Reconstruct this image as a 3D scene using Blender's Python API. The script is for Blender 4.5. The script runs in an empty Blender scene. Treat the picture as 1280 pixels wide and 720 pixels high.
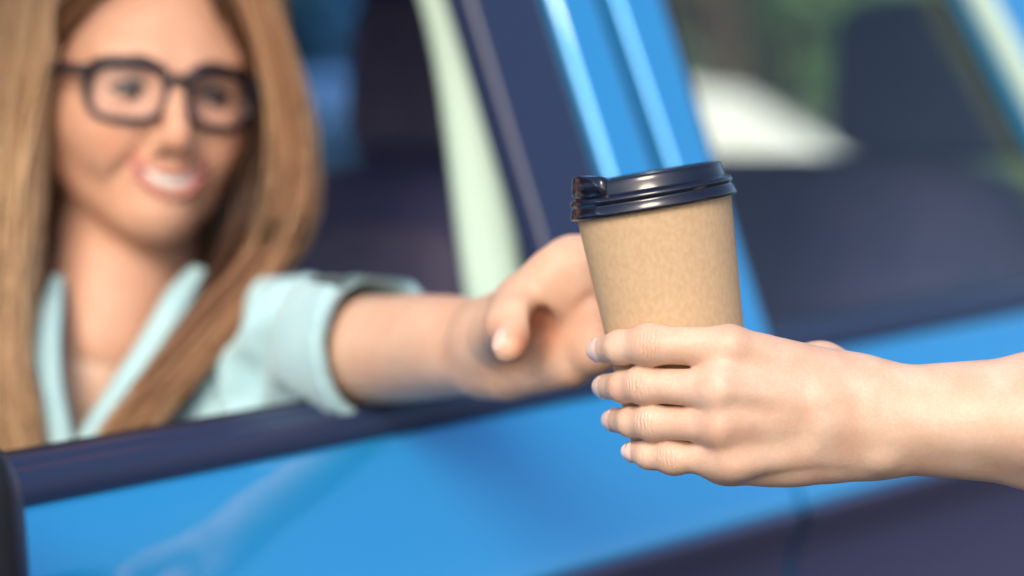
import bpy, math, random
import numpy as np
from mathutils import Vector, Matrix
random.seed(7); rng = np.random.default_rng(7)
rad = math.radians
scene = bpy.context.scene

# ------------------------------------------------------------------ camera
FPX = 2700.0
PIT = rad(3.5)
CAM = np.array([0, 0, 1.155])
RI = np.array([1.0, 0, 0]); FW = np.array([0, math.cos(PIT), -math.sin(PIT)]); UP = np.array([0, math.sin(PIT), math.cos(PIT)])
def P(x, y, Z):
    return CAM + RI*(x-640)/FPX*Z - UP*(y-360)/FPX*Z + FW*Z
cd = bpy.data.cameras.new('camera'); cam = bpy.data.objects.new('camera', cd)
scene.collection.objects.link(cam); scene.camera = cam
cam.location = CAM; cam.rotation_euler = (math.pi/2-PIT, 0, 0)
cd.sensor_width = 36; cd.lens = FPX/1280*36
cd.clip_start = 0.05; cd.clip_end = 500
cd.dof.use_dof = True; cd.dof.focus_distance = 1.085; cd.dof.aperture_fstop = 2.4

# ------------------------------------------------------------------ light
SUN_EL, SUN_AZ = rad(36), rad(196)      # azimuth clockwise from +Y: behind the camera, from its left
w = bpy.data.worlds.new('World'); scene.world = w; w.use_nodes = True
nt = w.node_tree; bg = nt.nodes['Background']
sky = nt.nodes.new('ShaderNodeTexSky'); sky.sky_type = 'NISHITA'; sky.sun_disc = False
sky.sun_elevation = SUN_EL; sky.sun_rotation = SUN_AZ; sky.dust_density = 3.0; sky.air_density = 1.0; sky.ozone_density = 1.5
nt.links.new(sky.outputs[0], bg.inputs[0]); bg.inputs[1].default_value = 0.135
sd = bpy.data.lights.new('sun', 'SUN'); so = bpy.data.objects.new('sun', sd); scene.collection.objects.link(so)
sd.energy = 1.3; sd.angle = rad(24); sd.color = (1, 0.86, 0.68)
dirv = Vector((math.sin(SUN_AZ)*math.cos(SUN_EL), math.cos(SUN_AZ)*math.cos(SUN_EL), math.sin(SUN_EL)))
so.rotation_euler = dirv.to_track_quat('Z', 'Y').to_euler()
scene.view_settings.view_transform = 'Standard'; scene.view_settings.look = 'None'
scene.view_settings.exposure = 0.74; scene.view_settings.gamma = 1; scene.view_settings.use_curve_mapping = False
scene.render.engine = 'CYCLES'
scene.cycles.use_denoising = True
scene.cycles.max_bounces = 8; scene.cycles.transparent_max_bounces = 12
scene.cycles.sample_clamp_indirect = 6

# ------------------------------------------------------------------ material helpers
def mat(name, col, rough=0.5, metal=0.0, spec=0.5, coat=0.0, sss=0.0, noise=None, bump=None, sheen=0.0, trans=0.0):
    """noise=(scale, colour2, detail[, stretch]) mixes colour2 by noise; bump=(scale, strength, dist)"""
    m = bpy.data.materials.new(name); m.use_nodes = True
    t = m.node_tree; b = t.nodes['Principled BSDF']; N = t.nodes.new; L = t.links.new
    b.inputs['Base Color'].default_value = (*col, 1); b.inputs['Roughness'].default_value = rough
    b.inputs['Metallic'].default_value = metal; b.inputs['Specular IOR Level'].default_value = spec
    b.inputs['Coat Weight'].default_value = coat; b.inputs['Coat Roughness'].default_value = 0.03
    b.inputs['Sheen Weight'].default_value = sheen
    b.inputs['Transmission Weight'].default_value = trans
    if sss:
        b.inputs['Subsurface Weight'].default_value = sss
        b.inputs['Subsurface Radius'].default_value = (1.0, 0.35, 0.2); b.inputs['Subsurface Scale'].default_value = 0.006
    tc = N('ShaderNodeTexCoord')
    if noise:
        n = N('ShaderNodeTexNoise'); n.inputs['Scale'].default_value = noise[0]; n.inputs['Detail'].default_value = noise[2]
        if len(noise) > 3:
            mp = N('ShaderNodeMapping'); mp.inputs['Scale'].default_value = noise[3]
            L(tc.outputs['Object'], mp.inputs[0]); L(mp.outputs[0], n.inputs[0])
        else: L(tc.outputs['Object'], n.inputs[0])
        r = N('ShaderNodeValToRGB'); r.color_ramp.elements[0].position = 0.35; r.color_ramp.elements[1].position = 0.65
        r.color_ramp.elements[0].color = (*col, 1); r.color_ramp.elements[1].color = (*noise[1], 1)
        L(n.outputs[0], r.inputs[0]); L(r.outputs[0], b.inputs['Base Color'])
    if bump:
        n = N('ShaderNodeTexNoise'); n.inputs['Scale'].default_value = bump[0]; n.inputs['Detail'].default_value = 6
        L(tc.outputs['Object'], n.inputs[0])
        bp = N('ShaderNodeBump'); bp.inputs['Strength'].default_value = bump[1]; bp.inputs['Distance'].default_value = bump[2]
        L(n.outputs[0], bp.inputs['Height']); L(bp.outputs[0], b.inputs['Normal'])
    return m

def skin_mat(name, base, red, pale):
    """base skin, 'red' attribute pushes towards redder skin, 'lip' to lips; 'crz' attribute holds crease height"""
    m = bpy.data.materials.new(name); m.use_nodes = True
    t = m.node_tree; b = t.nodes['Principled BSDF']; N = t.nodes.new; L = t.links.new
    tc = N('ShaderNodeTexCoord')
    n1 = N('ShaderNodeTexNoise'); n1.inputs['Scale'].default_value = 55; n1.inputs['Detail'].default_value = 5
    L(tc.outputs['Object'], n1.inputs[0])
    mx = N('ShaderNodeMix'); mx.data_type = 'RGBA'; mx.inputs[6].default_value = (*base, 1); mx.inputs[7].default_value = (*pale, 1)
    mr = N('ShaderNodeMapRange'); mr.inputs[1].default_value = 0.35; mr.inputs[2].default_value = 0.68
    L(n1.outputs[0], mr.inputs[0]); L(mr.outputs[0], mx.inputs[0])
    n2 = N('ShaderNodeTexNoise'); n2.inputs['Scale'].default_value = 900; n2.inputs['Detail'].default_value = 3
    L(tc.outputs['Object'], n2.inputs[0])
    m2 = N('ShaderNodeMix'); m2.data_type = 'RGBA'; m2.blend_type = 'MULTIPLY'
    r2 = N('ShaderNodeMapRange'); r2.inputs[1].default_value = .3; r2.inputs[2].default_value = .7; r2.inputs[3].default_value = .90; r2.inputs[4].default_value = 1.04
    L(n2.outputs[0], r2.inputs[0])
    cmb = N('ShaderNodeCombineColor'); L(r2.outputs[0], cmb.inputs[1]); L(r2.outputs[0], cmb.inputs[2]); cmb.inputs[0].default_value = 1
    m2.inputs[0].default_value = 1; L(mx.outputs[2], m2.inputs[6]); L(cmb.outputs[0], m2.inputs[7])
    a = N('ShaderNodeAttribute'); a.attribute_name = 'red'
    nr = N('ShaderNodeTexNoise'); nr.inputs['Scale'].default_value = 32; nr.inputs['Detail'].default_value = 4; L(tc.outputs['Object'], nr.inputs[0])
    rr_ = N('ShaderNodeMapRange'); rr_.inputs[1].default_value = .5; rr_.inputs[2].default_value = .72; rr_.inputs[4].default_value = .30; L(nr.outputs[0], rr_.inputs[0])
    ra_ = N('ShaderNodeMath'); ra_.operation = 'MAXIMUM'; L(a.outputs['Fac'], ra_.inputs[0]); L(rr_.outputs[0], ra_.inputs[1])
    m3 = N('ShaderNodeMix'); m3.data_type = 'RGBA'; m3.inputs[7].default_value = (*red, 1)
    L(ra_.outputs[0], m3.inputs[0]); L(m2.outputs[2], m3.inputs[6])
    a2 = N('ShaderNodeAttribute'); a2.attribute_name = 'lip'
    m4 = N('ShaderNodeMix'); m4.data_type = 'RGBA'; m4.inputs[7].default_value = (0.46, 0.10, 0.12, 1)
    L(a2.outputs['Fac'], m4.inputs[0]); L(m3.outputs[2], m4.inputs[6]); 
    an_ = N('ShaderNodeAttribute'); an_.attribute_name = 'nailbed'; m5 = N('ShaderNodeMix'); m5.data_type = 'RGBA'; m5.inputs[7].default_value = (0.74, 0.50, 0.43, 1)
    L(an_.outputs['Fac'], m5.inputs[0]); L(m4.outputs[2], m5.inputs[6])
    cz = N('ShaderNodeMix'); cz.data_type = 'RGBA'; cz.blend_type = 'MULTIPLY'; cz.inputs[7].default_value = (.88, .74, .68, 1)  # darkens the crease troughs, shade put into the skin colour
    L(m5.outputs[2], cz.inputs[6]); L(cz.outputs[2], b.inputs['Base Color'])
    b.inputs['Roughness'].default_value = 0.48; b.inputs['Specular IOR Level'].default_value = 0.4
    b.inputs['Subsurface Weight'].default_value = 0.22; b.inputs['Subsurface Radius'].default_value = (1, .35, .2)
    b.inputs['Subsurface Scale'].default_value = 0.005
    # bump: pores (voronoi), fine lines, knuckle creases from attribute
    v = N('ShaderNodeTexVoronoi'); v.inputs['Scale'].default_value = 1100; v.feature = 'DISTANCE_TO_EDGE'
    L(tc.outputs['Object'], v.inputs[0])
    n3 = N('ShaderNodeTexNoise'); n3.inputs['Scale'].default_value = 260; n3.inputs['Detail'].default_value = 6
    L(tc.outputs['Object'], n3.inputs[0])
    b1 = N('ShaderNodeBump'); b1.inputs['Strength'].default_value = .32; b1.inputs['Distance'].default_value = .0004
    L(v.outputs[0], b1.inputs['Height'])
    b2 = N('ShaderNodeBump'); b2.inputs['Strength'].default_value = .22; b2.inputs['Distance'].default_value = .0009
    L(n3.outputs[0], b2.inputs['Height']); L(b1.outputs[0], b2.inputs['Normal'])
    # creases: sin(crz*freq + noise) * crm
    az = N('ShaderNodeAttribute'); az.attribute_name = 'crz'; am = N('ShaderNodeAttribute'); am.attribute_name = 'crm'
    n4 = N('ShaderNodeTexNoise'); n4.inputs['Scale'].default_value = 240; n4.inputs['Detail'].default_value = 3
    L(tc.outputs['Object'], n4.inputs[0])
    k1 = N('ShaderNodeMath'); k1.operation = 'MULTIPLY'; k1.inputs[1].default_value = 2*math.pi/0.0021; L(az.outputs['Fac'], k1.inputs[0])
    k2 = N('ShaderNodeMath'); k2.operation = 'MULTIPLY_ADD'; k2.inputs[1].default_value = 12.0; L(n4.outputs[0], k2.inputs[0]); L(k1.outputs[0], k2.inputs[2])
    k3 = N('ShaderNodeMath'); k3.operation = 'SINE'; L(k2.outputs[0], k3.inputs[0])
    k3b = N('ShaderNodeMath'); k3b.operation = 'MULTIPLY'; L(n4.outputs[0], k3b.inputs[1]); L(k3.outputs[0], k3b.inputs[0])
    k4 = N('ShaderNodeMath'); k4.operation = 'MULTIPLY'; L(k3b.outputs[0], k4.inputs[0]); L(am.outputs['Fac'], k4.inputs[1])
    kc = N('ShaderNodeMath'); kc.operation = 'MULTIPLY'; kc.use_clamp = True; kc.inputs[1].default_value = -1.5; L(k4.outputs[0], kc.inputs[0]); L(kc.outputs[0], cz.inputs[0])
    b3 = N('ShaderNodeBump'); b3.inputs['Strength'].default_value = .5; b3.inputs['Distance'].default_value = .0008
    L(k4.outputs[0], b3.inputs['Height']); L(b2.outputs[0], b3.inputs['Normal']); L(b3.outputs[0], b.inputs['Normal'])
    return m

M = {}
M['skin_pale'] = skin_mat('skin_pale', (0.61, 0.41, 0.295), (0.62, 0.29, 0.21), (0.69, 0.50, 0.385))
M['skin_tan'] = skin_mat('skin_tan', (0.63, 0.40, 0.285), (0.66, 0.24, 0.12), (0.68, 0.46, 0.335))
M['nail'] = mat('nail', (0.80, 0.58, 0.52), .32, spec=.4)
M['nail_tip'] = mat('nail_tip', (0.78, 0.68, 0.62), .4, spec=.3)
M['shaded_eye_white'] = mat('shaded_eye_white', (0.2, 0.16, 0.16), .15)  # dimmed well below white: shade of the lids put into the colour
M['iris'] = mat('iris', (0.05, 0.035, 0.03), .15)
M['teeth'] = mat('teeth', (0.80, 0.76, 0.70), .3)
M['frame'] = mat('glasses_frame', (0.007, 0.007, 0.02), .4)
M['shirt'] = mat('shirt_cotton', (0.35, 0.57, 0.62), .85, sheen=.3, noise=(30, (0.43, 0.64, 0.68), 4), bump=(420, .5, .0008))
M['kraft'] = mat('kraft_paper', (0.50, 0.345, 0.205), .8, spec=.25, noise=(420, (0.55, 0.39, 0.245), 10, (1, 1, .7)), bump=(900, .25, .0003))
M['lid'] = mat('lid_plastic', (0.005, 0.007, 0.020), .16, spec=.7, bump=(40, .05, .0006))
M['paint'] = mat('blue_car_paint', (0.014, 0.33, 0.76), .3, metal=.35, coat=1.0, noise=(3, (0.018, 0.36, 0.79), 2))
M['paint'].node_tree.nodes['Principled BSDF'].inputs['Coat IOR'].default_value = 1.95
M['trim'] = mat('dark_trim', (0.020, 0.032, 0.085), .38, bump=(300, .1, .0005))
M['door_band'] = mat('lower_door_band', (0.045, 0.048, 0.12), .33, coat=.6)
M['rubber'] = mat('rubber_seal', (0.008, 0.008, 0.014), .6)
M['interior'] = mat('interior_plastic', (0.055, 0.06, 0.18), .55, bump=(300, .2, .0008))
M['seatcloth'] = mat('seat_cloth', (0.055, 0.062, 0.17), .8, noise=(12, (0.085, 0.08, 0.20), 4), bump=(400, .3, .001))
M['seatmid'] = mat('seat_insert_cloth', (0.11, 0.105, 0.20), .8, noise=(40, (0.14, 0.125, 0.22), 4), bump=(400, .3, .001))
M['slate'] = mat('slate_cloth', (0.10, 0.17, 0.32), .8)
M['headliner'] = mat('headliner', (0.62, 0.62, 0.64), .9)
M['pillartrim'] = mat('pale_pillar_trim', (0.48, 0.66, 0.59), .6, bump=(200, .1, .0005))
M['chrome'] = mat('chrome', (0.8, 0.8, 0.8), .12, metal=1)
M['mirror'] = mat('mirror_glass', (0.85, 0.87, 0.9), .02, metal=1)
M['wood'] = mat('bark', (0.10, 0.07, 0.045), .9, noise=(9, (0.16, 0.12, 0.08), 5, (1, 1, .2)), bump=(20, .8, .02))
M['leaf'] = mat('leaf', (0.14, 0.26, 0.10), .5, noise=(1.5, (0.22, 0.37, 0.15), 3))
M['leaf2'] = mat('leaf_olive', (0.20, 0.27, 0.08), .5, noise=(1.5, (0.32, 0.38, 0.13), 3))
M['asphalt'] = mat('asphalt', (0.05, 0.05, 0.052), .9, noise=(40, (0.075, 0.073, 0.07), 6), bump=(80, .5, .01))
M['grass'] = mat('grass', (0.05, 0.11, 0.025), .9, noise=(5, (0.10, 0.16, 0.04), 6))
M['concrete'] = mat('pale_concrete', (0.42, 0.41, 0.38), .8, noise=(8, (0.5, 0.49, 0.46), 6))
M['white'] = mat('white_van_paint', (0.8, 0.82, 0.8), .3, coat=.6)
def glass_mat(name, tint, op):
    m = bpy.data.materials.new(name); m.use_nodes = True; t = m.node_tree; N = t.nodes.new; L = t.links.new
    for x in list(t.nodes): t.nodes.remove(x)
    o = N('ShaderNodeOutputMaterial'); tr = N('ShaderNodeBsdfTransparent'); tr.inputs[0].default_value = (*tint, 1)
    g = N('ShaderNodeBsdfGlossy'); g.inputs['Roughness'].default_value = .01; g.inputs[0].default_value = (1, 1, 1, 1)
    lw = N('ShaderNodeLayerWeight'); lw.inputs[0].default_value = .5
    pw = N('ShaderNodeMath'); pw.operation = 'POWER'; pw.inputs[1].default_value = 5; L(lw.outputs['Facing'], pw.inputs[0])
    f = N('ShaderNodeMath'); f.operation = 'MULTIPLY_ADD'; f.inputs[1].default_value = .94; f.inputs[2].default_value = op; L(pw.outputs[0], f.inputs[0])
    mx = N('ShaderNodeMixShader'); L(f.outputs[0], mx.inputs[0]); L(tr.outputs[0], mx.inputs[1]); L(g.outputs[0], mx.inputs[2]); L(mx.outputs[0], o.inputs[0])
    return m
M['glass'] = glass_mat('window_glass', (.96, .985, .97), .025)
M['tinted'] = glass_mat('tinted_glass', (.22, .36, .58), .03)
M['brow'] = mat('eyebrow_hair', (0.12, 0.06, 0.04), .8)
M['lens'] = glass_mat('lens_glass', (.93, .93, .96), .02)
def hair_mat():
    m = bpy.data.materials.new('hair'); m.use_nodes = True; t = m.node_tree; b = t.nodes['Principled BSDF']; N = t.nodes.new; L = t.links.new
    a = N('ShaderNodeAttribute'); a.attribute_name = 'tone'
    r = N('ShaderNodeValToRGB'); e = r.color_ramp.elements
    e[0].color = (0.035, 0.014, 0.010, 1); e[1].color = (0.97, 0.70, 0.40, 1)
    x = e.new(0.45); x.color = (0.33, 0.15, 0.065, 1)
    L(a.outputs['Fac'], r.inputs[0]); L(r.outputs[0], b.inputs['Base Color'])
    b.inputs['Roughness'].default_value = .42; b.inputs['Specular IOR Level'].default_value = .5
    return m
M['hair'] = hair_mat()

# ------------------------------------------------------------------ object helpers
def link(o): scene.collection.objects.link(o); return o
def tag(o, label=None, cat=None, group=None, kind=None):
    if label: o['label'] = label
    if cat: o['category'] = cat
    if group: o['group'] = group
    if kind: o['kind'] = kind
    return o
def empty(name, loc, label, cat, group=None):
    o = bpy.data.objects.new(name, None); o.location = loc; o.empty_display_size = .05; link(o); return tag(o, label, cat, group)
def mesh(name, verts, faces, mats, parent=None, smooth=True, mi=None, attrs=None):
    me = bpy.data.meshes.new(name)
    verts = np.asarray(verts, dtype=np.float64)
    off = np.zeros(3)
    if parent is not None: off = np.array(parent_world(parent))
    me.from_pydata((verts-off).tolist(), [], [list(map(int, f)) for f in faces]) if len(faces) < 30000 else fast(me, verts-off, faces)
    for m in (mats if isinstance(mats, (list, tuple)) else [mats]): me.materials.append(m)
    if mi is not None: me.polygons.foreach_set('material_index', np.asarray(mi, dtype=np.int32))
    if smooth: me.polygons.foreach_set('use_smooth', np.ones(len(me.polygons), dtype=bool))
    for k, v in (attrs or {}).items():
        a = me.attributes.new(k, 'FLOAT', 'POINT'); a.data.foreach_set('value', np.asarray(v, dtype=np.float32))
    me.update()
    o = bpy.data.objects.new(name, me); link(o)
    if parent is not None: o.parent = parent
    return o
def parent_world(p):
    v = np.zeros(3)
    while p is not None: v = v+np.array(p.location); p = p.parent
    return v
def fast(me, V, Fq):
    Fq = np.asarray(Fq, dtype=np.int32); n = len(Fq)
    me.vertices.add(len(V)); me.vertices.foreach_set('co', V.astype(np.float32).ravel())
    me.loops.add(n*4); me.loops.foreach_set('vertex_index', Fq.ravel())
    me.polygons.add(n); me.polygons.foreach_set('loop_start', np.arange(0, n*4, 4, dtype=np.int32))
    try: me.polygons.foreach_set('loop_total', np.full(n, 4, dtype=np.int32))
    except Exception: pass
    me.update(calc_edges=True); me.validate()
class MB:
    """collects geometry for one mesh"""
    def __init__(s): s.v = []; s.f = []; s.m = []; s.n = 0
    def add(s, V, Fs, mi=0):
        V = np.asarray(V, float); s.v.append(V); s.f += [[i+s.n for i in f] for f in Fs]; s.m += [mi]*len(Fs); s.n += len(V); return s
    def build(s, name, mats, parent=None, smooth=True, attrs=None):
        return mesh(name, np.concatenate(s.v), s.f, mats, parent, smooth, s.m, attrs)
def bevel(o, wdt=.004, seg=2):
    b = o.modifiers.new('bevel', 'BEVEL'); b.width = wdt; b.segments = seg; b.limit_method = 'ANGLE'; b.angle_limit = rad(35)
    return o
def nrm(v): v = np.asarray(v, float); return v/np.linalg.norm(v)
def spline(pts, n):
    pts = np.asarray(pts, float); k = len(pts); t = np.linspace(0, k-1, n); out = []
    Q = np.vstack([2*pts[0]-pts[1], pts, 2*pts[-1]-pts[-2]])
    for x in t:
        i = min(int(x), k-2); f = x-i; a, b, c, d = Q[i], Q[i+1], Q[i+2], Q[i+3]
        out.append(.5*((2*b)+(-a+c)*f+(2*a-5*b+4*c-d)*f*f+(-a+3*b-3*c+d)*f**3))
    return np.array(out)
def tube(path, radii, sides=12, flat=1.0, upv=(0, 0, 1), cap=True):
    """swept tube; flat scales the second axis; returns V,F"""
    path = np.asarray(path, float); n = len(path); radii = np.broadcast_to(radii, (n,))
    V = []; T = np.gradient(path, axis=0)
    a0 = np.asarray(upv, float)
    for i in range(n):
        t = nrm(T[i]); s = a0-t*(a0@t); s = nrm(s); b = np.cross(t, s)
        for k in range(sides):
            an = 2*math.pi*k/sides
            V.append(path[i]+radii[i]*(math.cos(an)*s+flat*math.sin(an)*b))
    Fs = []
    for i in range(n-1):
        for k in range(sides):
            k2 = (k+1) % sides; Fs.append([i*sides+k, i*sides+k2, (i+1)*sides+k2, (i+1)*sides+k])
    if cap: Fs.append(list(range(sides))[::-1]); Fs.append([(n-1)*sides+k for k in range(sides)])
    return V, Fs

# ------------------------------------------------------------------ SDF -> mesh
class Field:
    def __init__(s, lo, hi, h):
        s.lo = np.array(lo, float); s.h = h
        s.shape = np.ceil((np.array(hi)-s.lo)/h).astype(int)+1
        s.F = np.full(s.shape, .06, dtype=np.float32)
    def _sub(s, lo, hi):
        a = np.maximum(np.floor((np.asarray(lo)-s.lo)/s.h).astype(int), 0); b = np.minimum(np.ceil((np.asarray(hi)-s.lo)/s.h).astype(int)+1, s.shape)
        if np.any(b <= a): return None, None
        sl = tuple(slice(int(x), int(y)) for x, y in zip(a, b))
        g = [((np.arange(x, y))*s.h+s.lo[i]).astype(np.float32) for i, (x, y) in enumerate(zip(a, b))]
        return sl, np.meshgrid(*g, indexing='ij', sparse=True)
    @staticmethod
    def smin(a, b, k):
        if k <= 0: return np.minimum(a, b)
        hh = np.maximum(k-np.abs(a-b), 0)/k
        return np.minimum(a, b)-hh*hh*k*.25
    @staticmethod
    def dcone(G, a, b, ra, rb):
        a = np.asarray(a); b = np.asarray(b); ab = b-a; L2 = ab@ab
        px, py, pz = G[0]-a[0], G[1]-a[1], G[2]-a[2]
        t = np.clip((px*ab[0]+py*ab[1]+pz*ab[2])/L2, 0, 1)
        return np.sqrt((px-t*ab[0])**2+(py-t*ab[1])**2+(pz-t*ab[2])**2)-(ra+(rb-ra)*t)
    @staticmethod
    def dell(G, c, r, Rm=None):
        c = np.asarray(c); p = [G[0]-c[0], G[1]-c[1], G[2]-c[2]]
        if Rm is not None: p = [p[0]*Rm[i][0]+p[1]*Rm[i][1]+p[2]*Rm[i][2] for i in range(3)]
        k0 = np.sqrt((p[0]/r[0])**2+(p[1]/r[1])**2+(p[2]/r[2])**2)
        k1 = np.sqrt((p[0]/r[0]**2)**2+(p[1]/r[1]**2)**2+(p[2]/r[2]**2)**2)+1e-9
        return k0*(k0-1)/k1
    def cone(s, a, b, ra, rb, k=.004, sub=False):
        m = max(ra, rb)+k+.006; lo = np.minimum(a, b)-m; hi = np.maximum(a, b)+m
        sl, G = s._sub(lo, hi)
        if sl is None: return s
        d = s.dcone(G, a, b, ra, rb); s.F[sl] = -s.smin(-s.F[sl], d, k) if sub else s.smin(s.F[sl], d, k); return s
    def ell(s, c, r, k=.004, Rm=None, sub=False):
        m = max(r)+k+.006; sl, G = s._sub(np.asarray(c)-m, np.asarray(c)+m)
        if sl is None: return s
        d = s.dell(G, c, r, Rm); s.F[sl] = -s.smin(-s.F[sl], d, k) if sub else s.smin(s.F[sl], d, k); return s
    def freeze(s): s.base = s.F.copy(); return s
    def finger(s, pts, rs, kj=.003, kb=.010, bumps=()):
        """own blend with the frozen palm, hard union with the other fingers"""
        pts = [np.asarray(p) for p in pts]; m = max(rs)+kb+.006
        sl, G = s._sub(np.min(pts, 0)-m, np.max(pts, 0)+m); d = None
        for i in range(len(pts)-1):
            q = s.dcone(G, pts[i], pts[i+1], rs[i], rs[i+1]); d = q if d is None else s.smin(d, q, kj)
        for c, r in bumps: d = s.smin(d, s.dell(G, c, (r, r, r)), .006)
        d = s.smin(s.base[sl], d, kb); s.F[sl] = s.smin(s.F[sl], d, .0006); return s
    def add(s, fn): G = np.meshgrid(*[(np.arange(n)*s.h+s.lo[i]).astype(np.float32) for i, n in enumerate(s.shape)], indexing='ij', sparse=True); s.F = fn(s.F, G).astype(np.float32); return s
    def polygonize(s, iters=2):
        F = s.F; nx, ny, nz = F.shape; I = F < 0
        c = [(i, j, k) for i in (0, 1) for j in (0, 1) for k in (0, 1)]
        sv = lambda A, o: A[o[0]:nx-1+o[0], o[1]:ny-1+o[1], o[2]:nz-1+o[2]]
        cnt = np.zeros((nx-1, ny-1, nz-1), np.uint8)
        for o in c: cnt += sv(I, o)
        act = (cnt > 0) & (cnt < 8); cells = np.argwhere(act); idx = np.full(act.shape, -1, np.int32); idx[act] = np.arange(len(cells))
        acc = np.zeros((len(cells), 3)); num = np.zeros(len(cells))
        for ax in range(3):
            for o in c:
                if o[ax]: continue
                o2 = list(o); o2[ax] = 1
                a = F[cells[:, 0]+o[0], cells[:, 1]+o[1], cells[:, 2]+o[2]]; b = F[cells[:, 0]+o2[0], cells[:, 1]+o2[1], cells[:, 2]+o2[2]]
                mk = (a < 0) != (b < 0); t = np.where(mk, a/np.where(mk, a-b, 1), 0); p = np.tile(np.array(o, float), (len(cells), 1)); p[:, ax] = t
                acc[mk] += p[mk]; num[mk] += 1
        V = (cells+acc/num[:, None])*s.h+s.lo
        Q = []
        for ax in range(3):
            o1, o2 = [(1, 2), (2, 0), (0, 1)][ax]
            sl0 = [slice(None)]*3; sl1 = [slice(None)]*3; sl0[ax] = slice(0, -1); sl1[ax] = slice(1, None)
            A = I[tuple(sl0)]; Bb = I[tuple(sl1)]; E = np.argwhere(A != Bb)
            dims = np.array(act.shape); ok = (E[:, o1] > 0) & (E[:, o2] > 0) & (E[:, o1] < dims[o1]) & (E[:, o2] < dims[o2]); E = E[ok]
            ins = A[E[:, 0], E[:, 1], E[:, 2]]
            d1 = np.zeros(3, int); d1[o1] = 1; d2 = np.zeros(3, int); d2[o2] = 1
            g = lambda e: idx[e[:, 0], e[:, 1], e[:, 2]]
            q = np.stack([g(E-d1-d2), g(E-d2), g(E), g(E-d1)], 1); q[~ins] = q[~ins][:, ::-1]; Q.append(q)
        Q = np.concatenate(Q); Q = Q[(Q >= 0).all(1)]
        for _ in range(iters):      # light smoothing removes grid stepping
            S = np.zeros_like(V); W = np.zeros(len(V))
            for a, b in ((0, 1), (1, 2), (2, 3), (3, 0)):
                np.add.at(S, Q[:, a], V[Q[:, b]]); np.add.at(W, Q[:, a], 1); np.add.at(S, Q[:, b], V[Q[:, a]]); np.add.at(W, Q[:, b], 1)
            V = V*.45+.55*S/np.maximum(W, 1)[:, None]
        lab = np.arange(len(V))                      # keep the largest island
        while True:
            m_ = lab[Q].min(1); new = lab.copy()
            for a in range(4): np.minimum.at(new, Q[:, a], m_)
            new = new[new]
            if (new == lab).all(): break
            lab = new
        ids, ct_ = np.unique(lab, return_counts=True); keep = lab == ids[ct_.argmax()]
        re = np.cumsum(keep)-1; Q = re[Q[keep[Q[:, 0]]]]; V = V[keep]
        return V, Q
def seg_info(V, a, b):
    ab = b-a; t = np.clip((V-a)@ab/(ab@ab), -.3, 1.3); return t, np.linalg.norm(V-a-t[:, None]*ab, axis=1)
def gauss(V, c, r): return np.exp(-((V-c)**2).sum(1)/(r*r))
def nail_geo(mb, base, tip, dorsal, r, length=.0125, wide=1.05, over=.0025):
    """curved nail plate: two material zones (1 nail, 2 tip). base->tip: distal phalanx"""
    a = nrm(tip-base); d = dorsal-a*(dorsal@a); d = nrm(d); s = np.cross(a, d)
    nv, nw = 9, 9; V = []
    end = tip+a*(r*.55+over)
    for layer in (0, 1):
        for i in range(nv):
            v = i/(nv-1); pos = end-a*length*(1-v)
            tap = 1-.35*max(0, v-.75)/.25*1.0*(v > .75); tap = tap*(1-.25*max(0, .15-v)/.15)
            lift = r*(.97-.20*v**2)
            for j in range(nw):
                an = (j/(nw-1)-.5)*2*wide*tap
                rr = r*.93
                V.append(pos+d*(lift-rr+rr*math.cos(an)-layer*.0006)+s*rr*math.sin(an)+a*(-.0016*(abs(j/(nw-1)-.5)*2)**2*(1 if v > .5 else -1)))
    f1, f2 = [], []
    n0 = nv*nw
    for i in range(nv-1):
        for j in range(nw-1):
            q = [i*nw+j, i*nw+j+1, (i+1)*nw+j+1, (i+1)*nw+j]; (f2 if i >= nv-3 else f1).append(q); f2.append([x+n0 for x in q[::-1]])
    for j in range(nw-1): f2.append([(nv-1)*nw+j, (nv-1)*nw+j+1, n0+(nv-1)*nw+j+1, n0+(nv-1)*nw+j])
    for i in range(nv-1):
        for j in (0, nw-1): f2.append([i*nw+j, (i+1)*nw+j, n0+(i+1)*nw+j, n0+i*nw+j])
    mb.add(V, f1, 1); mb.add(V, f2, 2)

# ================================================================== GROUND AND SKY-LINE
gz = 0.0
mesh('ground', [(-250, -250, gz), (250, -250, gz), (250, 350, gz), (-250, 350, gz)], [[0, 1, 2, 3]], M['grass'], smooth=False)['kind'] = 'structure'
mesh('car_park', [(-30, -25, gz+.004), (30, -25, gz+.004), (30, 9, gz+.004), (-30, 9, gz+.004)], [[0, 1, 2, 3]], M['asphalt'], smooth=False)['kind'] = 'structure'
def box(mb, lo, hi, mi=0):
    x0, y0, z0 = lo; x1, y1, z1 = hi
    mb.add([(x0, y0, z0), (x1, y0, z0), (x1, y1, z0), (x0, y1, z0), (x0, y0, z1), (x1, y0, z1), (x1, y1, z1), (x0, y1, z1)],
           [[3, 2, 1, 0], [4, 5, 6, 7], [0, 1, 5, 4], [1, 2, 6, 5], [2, 3, 7, 6], [3, 0, 4, 7]], mi)
kb = MB(); box(kb, (-30, 9, 0), (30, 9.2, .13)); k = kb.build('kerb', M['concrete'], smooth=False); k['kind'] = 'structure'

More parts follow.
